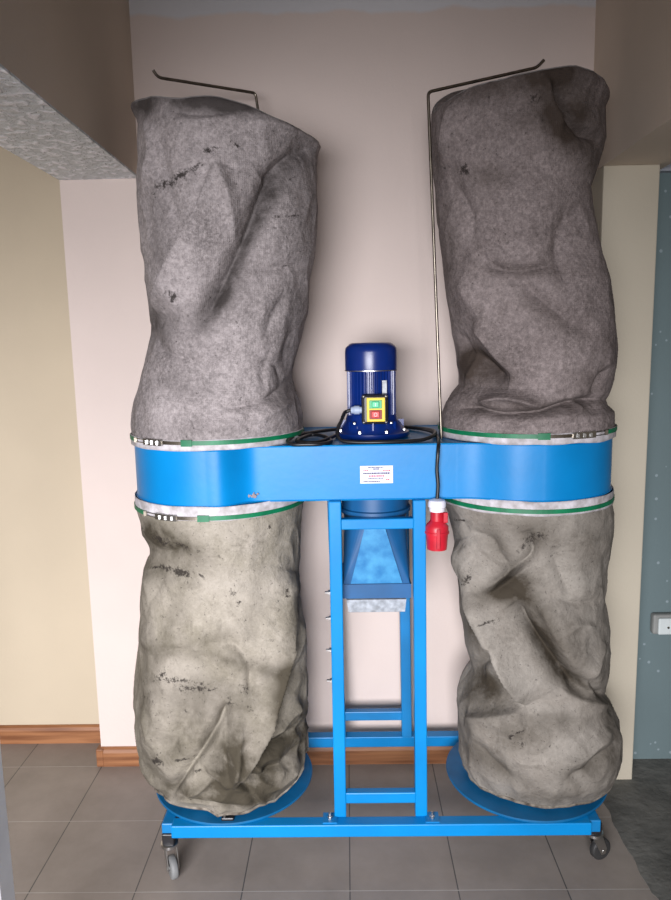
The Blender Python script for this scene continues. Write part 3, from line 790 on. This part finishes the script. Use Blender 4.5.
# ---- upper right
UR = make_bag('filter_bag', 'brownish grey upper filter bag on the right, arched top tied to hanger rod', 'filter bag', None, M['bag_ur'],
    [(431,85),(431,113),(432.5,175),(436,222),(439,238),(443,256),(450,303),(454,334),(457.6,365),(459,385),(453,392),(446,402),(443,412),(441,422),(440.5,440)],
    [(610,75),(610,103),(606,113),(605,144),(597,172),(589.5,194),(594,219),(600,244),(603,258),(611,281),(616,318),(616,350),(612.5,378),(606,398),(607,403),(613,409),(614.5,418),(614.5,440)],
    [(180, Zp(432,113,YC)), (205, Zp(440,101,1.95)), (225, Zp(458,87,1.88)), (248, Zp(495,77,1.82)), (272, Zp(535,67,1.80)), (290, Zp(561,64,1.82)), (310, Zp(583,70,1.86)), (332, Zp(603,84,1.94)), (0, Zp(609,97,YC)), (45, Zp(580,85,2.2)), (90, Zp(520,80,2.25)), (135, Zp(460,95,2.2))],
    [(0, ZU - .022), (90, ZU - .022), (180, ZU - .022), (270, ZU - .022)],
    [([(453,325),(468,352),(490,372),(512,379)], -.022, 10, 11, .25),
     ([(476,322),(492,345),(514,377)], .012, 8, 3, .25),
     ([(462,325),(470,360),(463,392)], .010, 5, 5, .3),
     ([(450,409),(470,408),(500,414),(540,412),(575,402),(612,398)], -.015, 4, 4, .15),
     ([(474,404),(500,398),(522,401),(545,410)], .014, 5, 4, .25),
     ([(448,262),(480,310),(520,385)], .013, 20, 16, .3),
     ([(475,250),(495,267),(520,270),(565,262)], -.010, 6, 8, .3),
     ([(508,268),(550,305),(602,338)], -.009, 10, 12, .3),
     ([(552,78),(570,108),(590,132),(604,142)], -.016, 6, 9, .25),
     ([(540,70),(556,100),(566,128)], .007, 5, 7, .3),
     ([(462,92),(449,125),(443,170)], .012, 13, 5, .3),
     ([(590,194),(560,240),(575,300)], -.010, 14, 12, .3),
     ([(603,398),(598,388),(612,365)], -.010, 5, 5, .3),
     ([(570,395),(580,408),(560,420)], .006, 5, 5, .3),
     ([(450,175),(470,215),(468,250)], -.007, 10, 10, .3)],
    [(464,170,4,5,30,.72),(467,172,4,3,0,.7),(445,168,7,1.2,-10,.55),(535,98,5,4,0,.6),(511,174,1.5,1.5,0,.55)],
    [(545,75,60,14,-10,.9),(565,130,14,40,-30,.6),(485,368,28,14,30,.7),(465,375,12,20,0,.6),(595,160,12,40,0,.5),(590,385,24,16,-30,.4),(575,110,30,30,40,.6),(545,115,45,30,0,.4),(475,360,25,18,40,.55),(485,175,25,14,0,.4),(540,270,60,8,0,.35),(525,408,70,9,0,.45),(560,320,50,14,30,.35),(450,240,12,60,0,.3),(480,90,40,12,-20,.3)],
    seed=2, foldk=2.5, cap='top', hemmed=(XCR, ZU - .008, 'bottom'))
# ---- lower left
def Yd(px, py): return at(px, py, Z=.172)
LLf = [([(302,570),(288,620),(274,680),(258,738),(231,790)], .027, 3.2, 24, .10),
     ([(300,600),(284,650),(272,700),(256,748)], .010, 3, 5, .2),
     ([(305,610),(298,650),(284,690)], .010, 6, 4, .3),
     ([(146,660),(180,650),(215,668),(240,690)], -.006, 5, 9, .3),
     ([(232,640),(250,668),(246,700)], -.006, 4, 7, .3),
     ([(142,700),(150,730),(163,770)], .008, 4, 7, .3),
     ([(200,700),(180,730),(165,760)], -.006, 7, 5, .3),
     ([(250,760),(268,775),(290,768)], .009, 4, 5, .3),
     ([(215,775),(200,790),(178,797)], .009, 4, 5, .3),
     ([(306,640),(296,668),(276,715),(262,742)], -.012, 6, 8, .3),
     ([(307,700),(285,722),(262,746)], .012, 4, 8, .25),
     ([(307,722),(282,742),(258,752)], -.014, 5, 8, .25),
     ([(307,738),(285,765),(262,778),(240,778)], -.016, 5, 6, .25),
     ([(305,752),(288,778),(268,795)], .010, 4, 5, .25),
     ([(230,700),(222,722),(208,745),(182,778),(164,800)], -.020, 3.5, 8, .15),
     ([(229,702),(225,750),(231,786)], -.012, 5, 6, .25),
     ([(240,716),(236,760),(228,790)], .010, 3, 6, .3),
     ([(205,766),(215,772),(229,788)], .010, 8, 4, .25),
     ([(229,788),(242,790),(256,797),(268,806)], .009, 5, 3, .3),
     ([(234,770),(250,792),(262,808)], -.010, 4, 5, .3),
     ([(165,796),(190,800),(225,806),(250,810)], -.008, 4, 3, .2),
     ([(141,534),(158,552),(190,548)], -.010, 7, 7, .3),
     ([(146,545),(150,600),(140,660)], .008, 9, 8, .3),
     ([(165,572),(150,605),(146,640)], -.007, 6, 6, .3),
     ([(300,575),(292,612),(282,650)], -.014, 4, 6, .3),
     ([(190,650),(230,645),(262,665)], -.006, 7, 7, .3),
     ([(150,690),(158,720),(146,750)], .006, 6, 6, .3),
     ([(170,745),(190,700),(215,690)], -.005, 9, 9, .3),
     ([(260,700),(250,680),(262,655)], -.005, 5, 5, .3)]
LL = make_bag('collection_bag', 'stained beige lower collection bag on the left with crumpled bottom', 'dust bag', None, M['bag_ll'],
    [(138,500),(139,512),(142,530),(148,545),(149,550),(143.5,565),(139,615),(135.6,665),(134.5,690),(135,713),(140,747),(150,764),(160,776),(169,788),(176,798),(186,812)],
    [(303,500),(303,508),(302,540),(300,575),(300,592),(306,621),(308,678),(307.5,731),(307,756),(302,768),(288,785),(276,800)],
    [(0, ZL + .028), (90, ZL + .028), (180, ZL + .028), (270, ZL + .028)],
    [(0, .235), (30, .20), (90, .172), (180, .180), (205, .172), (222, .186), (238, .188), (252, .174), (266, .181), (280, .171), (300, .178), (318, .172), (332, .190), (346, .225)],
    LLf,
    [(165,568,6,3,20,.85),(178,573,7,4,25,.9),(186,575,5,4,0,.8),(158,567,7,1.3,0,.7),(200,576,5,1.5,30,.65),(238,602,3,1.5,0,.7),(232,593,4,4,0,.45),(268,527,3,2,30,.7),(160,540,14,5,25,.62),(180,546,9,3,20,.55),(163,674,4,5,40,.6),(172,680,18,4,5,.55),(195,690,20,5,3,.5),(200,684,4,2,0,.7),(215,690,3,2,0,.65),(183,713,2,2,0,.75),(247,705,4,1.5,50,.75),(245,688,4,4,0,.5),(158,761,4,6,-30,.8),(182,762,10,1.6,0,.75),(197,771,4,1.6,0,.8),(150,698,6,1.5,30,.5),(230,702,4,5,0,.6),(140,528,5,8,0,.5),(280,590,2,6,0,.5)],
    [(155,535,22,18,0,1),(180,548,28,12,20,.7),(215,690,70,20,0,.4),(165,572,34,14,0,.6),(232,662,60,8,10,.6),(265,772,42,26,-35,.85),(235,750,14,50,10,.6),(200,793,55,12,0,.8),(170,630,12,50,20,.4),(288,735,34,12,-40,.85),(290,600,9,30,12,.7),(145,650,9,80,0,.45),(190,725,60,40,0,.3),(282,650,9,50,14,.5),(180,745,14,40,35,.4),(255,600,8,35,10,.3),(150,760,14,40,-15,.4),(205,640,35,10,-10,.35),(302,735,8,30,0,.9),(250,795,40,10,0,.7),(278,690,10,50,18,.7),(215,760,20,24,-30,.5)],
    nz_amp=.006, foldk=1.9, foot=.93, crumple=2.6, seed=3, cap='bottom', hemmed=(XCL, ZL + .008, 'top'))
# ---- lower right
LR = make_bag('collection_bag', 'grey-brown lower collection bag on the right, pinched middle and full rounded bottom', 'dust bag', None, M['bag_lr'],
    [(445,500),(448,512),(453,530),(456,550),(458,580),(461,615),(466,645),(472,662),(472,668),(462,683),(458,693),(457,715),(459,750),(466,770),(480,788),(498,806)],
    [(613,495),(612,510),(611,528),(606,562),(604,596),(608,621),(608,653),(606,678),(606,690),(615,702),(621,714),(622,744),(617,762),(606,780),(590,802)],
    [(0, ZL + .028), (90, ZL + .028), (180, ZL + .028), (270, ZL + .028)],
    [(0, .172), (90, .172), (180, .175), (215, .172), (250, .172), (270, .172), (300, .172), (330, .172)],
    [([(453,540),(472,585),(494,635),(528,706)], .036, 14, 2.6, .10),
     ([(480,588),(500,640),(522,692)], .012, 5, 6, .2),
     ([(512,600),(532,632),(558,662),(592,694)], -.034, 7, 13, .15),
     ([(536,600),(556,640),(576,676),(600,698)], .018, 26, 4, .15),
     ([(527,528),(533,552),(515,568),(484,590)], -.017, 6, 6, .15),
     ([(535,560),(512,578),(488,596)], .012, 5, 7, .3),
     ([(462,717),(500,713),(528,705)], .018, 5, 26, .2),
     ([(472,668),(492,654),(500,640)], -.014, 7, 7, .2),
     ([(466,560),(476,610),(492,650)], -.012, 5, 12, .2),
     ([(560,690),(585,700),(612,704)], .010, 3, 10, .25),
     ([(588,676),(596,690),(608,696)], -.014, 5, 5, .25),
     ([(604,640),(592,665),(585,680)], .009, 4, 6, .3),
     ([(560,632),(575,622),(595,628)], .007, 4, 7, .3),
     ([(498,552),(505,568),(500,582)], -.008, 4, 4, .3),
     ([(470,530),(490,540),(502,560)], -.008, 5, 5, .3),
     ([(573,600),(560,570),(552,545)], -.007, 8, 8, .3),
     ([(548,595),(575,603),(602,600)], -.007, 5, 6, .3),
     ([(472,735),(492,762),(520,788)], -.009, 6, 7, .3),
     ([(560,785),(590,768),(616,740)], -.010, 6, 6, .25),
     ([(555,765),(585,758),(615,722)], .007, 6, 6, .3),
     ([(522,708),(528,725),(520,745)], -.008, 7, 6, .3)],
    [(532,540,4,6,0,.62),(540,536,7,4,0,.6),(525,545,3,8,30,.5),(477,578,3,5,0,.55),(495,618,7,1.5,-10,.6),(512,735,3,5,40,.7),(518,731,7,1.6,-10,.65),(522,744,5,3,60,.5),(461,520,7,1.2,0,.7),(575,770,14,3,-10,.42),(475,582,2,2,0,.6)],
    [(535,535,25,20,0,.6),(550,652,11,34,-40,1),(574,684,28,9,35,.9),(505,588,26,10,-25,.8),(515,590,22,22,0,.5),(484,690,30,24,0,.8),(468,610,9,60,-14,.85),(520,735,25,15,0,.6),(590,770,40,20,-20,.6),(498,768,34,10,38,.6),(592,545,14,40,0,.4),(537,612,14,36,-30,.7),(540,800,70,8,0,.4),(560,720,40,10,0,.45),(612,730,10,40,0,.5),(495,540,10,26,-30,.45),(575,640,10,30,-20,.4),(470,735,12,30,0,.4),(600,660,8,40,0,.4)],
    nz_amp=.006, foldk=1.8, foot=.82, crumple=.6, seed=4, cap='bottom', hemmed=(XCR, ZL + .008, 'top'))

# hems and strap clamps
def hem(xc, z0, z1, parent):
    n = 120; r = .2462
    prof = []
    vs = []; fs = []
    rows = 5
    for k in range(rows):
        z = z0 + (z1 - z0)*k/(rows-1)
        for i in range(n):
            a = 2*PI*i/n; w_ = .0015*noise.noise(Vector((math.cos(a)*9, math.sin(a)*9, z*40)))
            w2 = .0035*noise.noise(Vector((math.cos(a)*3 + xc, math.sin(a)*3, z0*7))) if k in (0, rows-1) else 0
            vs.append((xc + (r + w_)*math.cos(a), YC + (r + w_)*math.sin(a), z + w2))
    for k in range(rows-1):
        for i in range(n): j = (i+1) % n; fs.append((k*n+i, k*n+j, (k+1)*n+j, (k+1)*n+i))
    o = MB().add(vs, fs).build('elastic_hem', M['hem'], parent, smooth=True)
    md = o.modifiers.new('thick', 'SOLIDIFY'); md.thickness = .002; md.offset = 1
hem(XCL, ZU - .0245, ZU + .004, UL); hem(XCR, ZU - .0245, ZU + .004, UR)
hem(XCL, ZL - .004, ZL + .034, LL); hem(XCR, ZL - .004, ZL + .034, LR)

def ang_of(px, py, xc, r=.2495):
    """angle on the ring (front half) that projects to px"""
    best = min(range(180, 361), key=lambda a: abs(float(proj(np.array([xc + r*math.cos(math.radians(a)), YC + r*math.sin(math.radians(a)), CAMZ - .25]))[0]) - px))
    return best
def clamp(xc, z, a0, a1, label, tilt=0.0, flip=False):
    """strap from angle a1 the long way round to a0; the buckle fills a0..a1 on the front"""
    r = .2495
    c = empty('strap_clamp', (xc, YC, z), label, 'clamp', None)
    P = lambda a, rr=r, dz=0: Vector((xc + rr*math.cos(math.radians(a)), YC + rr*math.sin(math.radians(a)), z + dz + tilt*math.cos(math.radians(a))))
    if a0 is None:
        MB().tube([P(a) for a in range(0, 360, 3)], 0, flat=(.0115, .0026), closed=True).build('strap', M['green'], c, smooth=False)
        return
    pts = [P(a1 + (360 - (a1 - a0))*k/110) for k in range(111)]
    MB().tube(pts, 0, flat=(.0115, .0026)).build('strap', M['green'], c)
    # crimped tab, wire link, lever plate, hook
    seq = [(0, .10), (.10, .45), (.45, .80), (.80, 1.0)] if not flip else [(1, .90), (.90, .55), (.55, .20), (.20, 0)]
    g = lambda f: a1 + (a0 - a1)*f       # f=0 at a1 (green tab), f=1 at far end
    def arc(f0, f1, rr=r, dz=0, n=10): return [P(g(f0 + (f1 - f0)*k/n), rr, dz) for k in range(n+1)]
    f = (lambda x: 1 - x) if flip else (lambda x: x)
    MB().tube(arc(f(-.10), f(.06), r + .001), 0, flat=(.017, .005)).build('strap_tab', M['green'], c)
    MB().tube(arc(f(.05), f(.42), r + .002), 0, flat=(.009, .003)).build('lever_arm', M['rod'], c)
    mbp = MB().tube(arc(f(.36), f(.72), r + .005), 0, flat=(.017, .004)); 
    for q_ in (.42, .52, .62): mbp.cbox(P(g(f(q_)), r + .009), (.006, .004, .010))
    mbp.build('buckle_plate', M['steel'], c)
    for dz in (-.0045, .0045):
        MB().tube(arc(f(.66), f(1.02), r + .003, dz), .0013, 6).build('wire_link', M['steel'], c, smooth=True)
    MB().cbox(P(g(f(.97)), r + .003), (.008, .006, .013)).build('hook', M['rod'], c)
A = lambda px, xc: ang_of(px, 0, xc)
clamp(XCL, ZU - .004, A(136, XCL), A(186, XCL), 'green strap clamp with steel buckle around bottom hem of upper left bag')
clamp(XCR, ZU - .002, A(546, XCR), A(606, XCR), 'green strap clamp with steel buckle around bottom hem of upper right bag', flip=True)
clamp(XCL, ZL + .004, A(141, XCL), A(198, XCL), 'green strap clamp with steel buckle around top of lower left bag')
clamp(XCR, ZL + .008, None, None, 'plain green strap around top hem of lower right bag')

# ------------------------------------------------------------------ wall socket
s = at(661, 621.5, Y=YB)
so = empty('wall_socket', (s.x, YB, s.z), 'whitish wall socket in grey box on blue-green wall by the right pier', 'socket')
MB().box((s.x - .040, YB - .030, s.z - .036), (s.x + .12, YB, s.z + .036)).build('back_box', M['socket_frame'], so, bevel=.008)
MB().box((s.x - .025, YB - .040, s.z - .033), (s.x + .115, YB - .029, s.z + .026)).build('cover', M['socket'], so, bevel=.005)
MB().box((s.x + .030, YB - .046, s.z - .022), (s.x + .10, YB - .039, s.z + .016)).build('hinged_flap', M['socket'], so, bevel=.003)
MB().lathe([(.004, 0), (.004, .002), (0, .0025)], (s.x + .008, YB - .040, s.z - .006), 10, Matrix.Rotation(PI/2, 3, 'X')).build('screw', M['rod'], so)

# ------------------------------------------------------------------ camera, light
cd = bpy.data.cameras.new('camera'); cam = bpy.data.objects.new('camera', cd); COL.objects.link(cam)
cam.matrix_world = Matrix.Translation(CO) @ R3.to_4x4()
cd.sensor_width = 36; cd.sensor_fit = 'AUTO'; cd.lens = F/900*36; cd.clip_start = .02
bpy.context.scene.camera = cam

def area(name, loc, target, sx, sy, power, color, spread=180):
    l = bpy.data.lights.new(name, 'AREA'); l.shape = 'RECTANGLE'; l.size = sx; l.size_y = sy; l.energy = power; l.color = color; l.spread = math.radians(spread)
    o = bpy.data.objects.new(name, l); COL.objects.link(o); o.location = loc
    o.rotation_euler = (Vector(target) - Vector(loc)).to_track_quat('-Z', 'Y').to_euler()
    return o
area('window_light', (-.72, -1.55, 1.25), (-.42, 2.3, .34), 2.0, 1.2, 52, (.98, .96, 1.0), 70)
w = bpy.data.worlds.new('world'); bpy.context.scene.world = w; w.use_nodes = True
w.node_tree.nodes['Background'].inputs[0].default_value = (.88, .72, .56, 1)
w.node_tree.nodes['Background'].inputs[1].default_value = .145
sc = bpy.context.scene
sc.view_settings.view_transform = 'Standard'
sc.view_settings.look = 'None'
sc.view_settings.exposure = 0
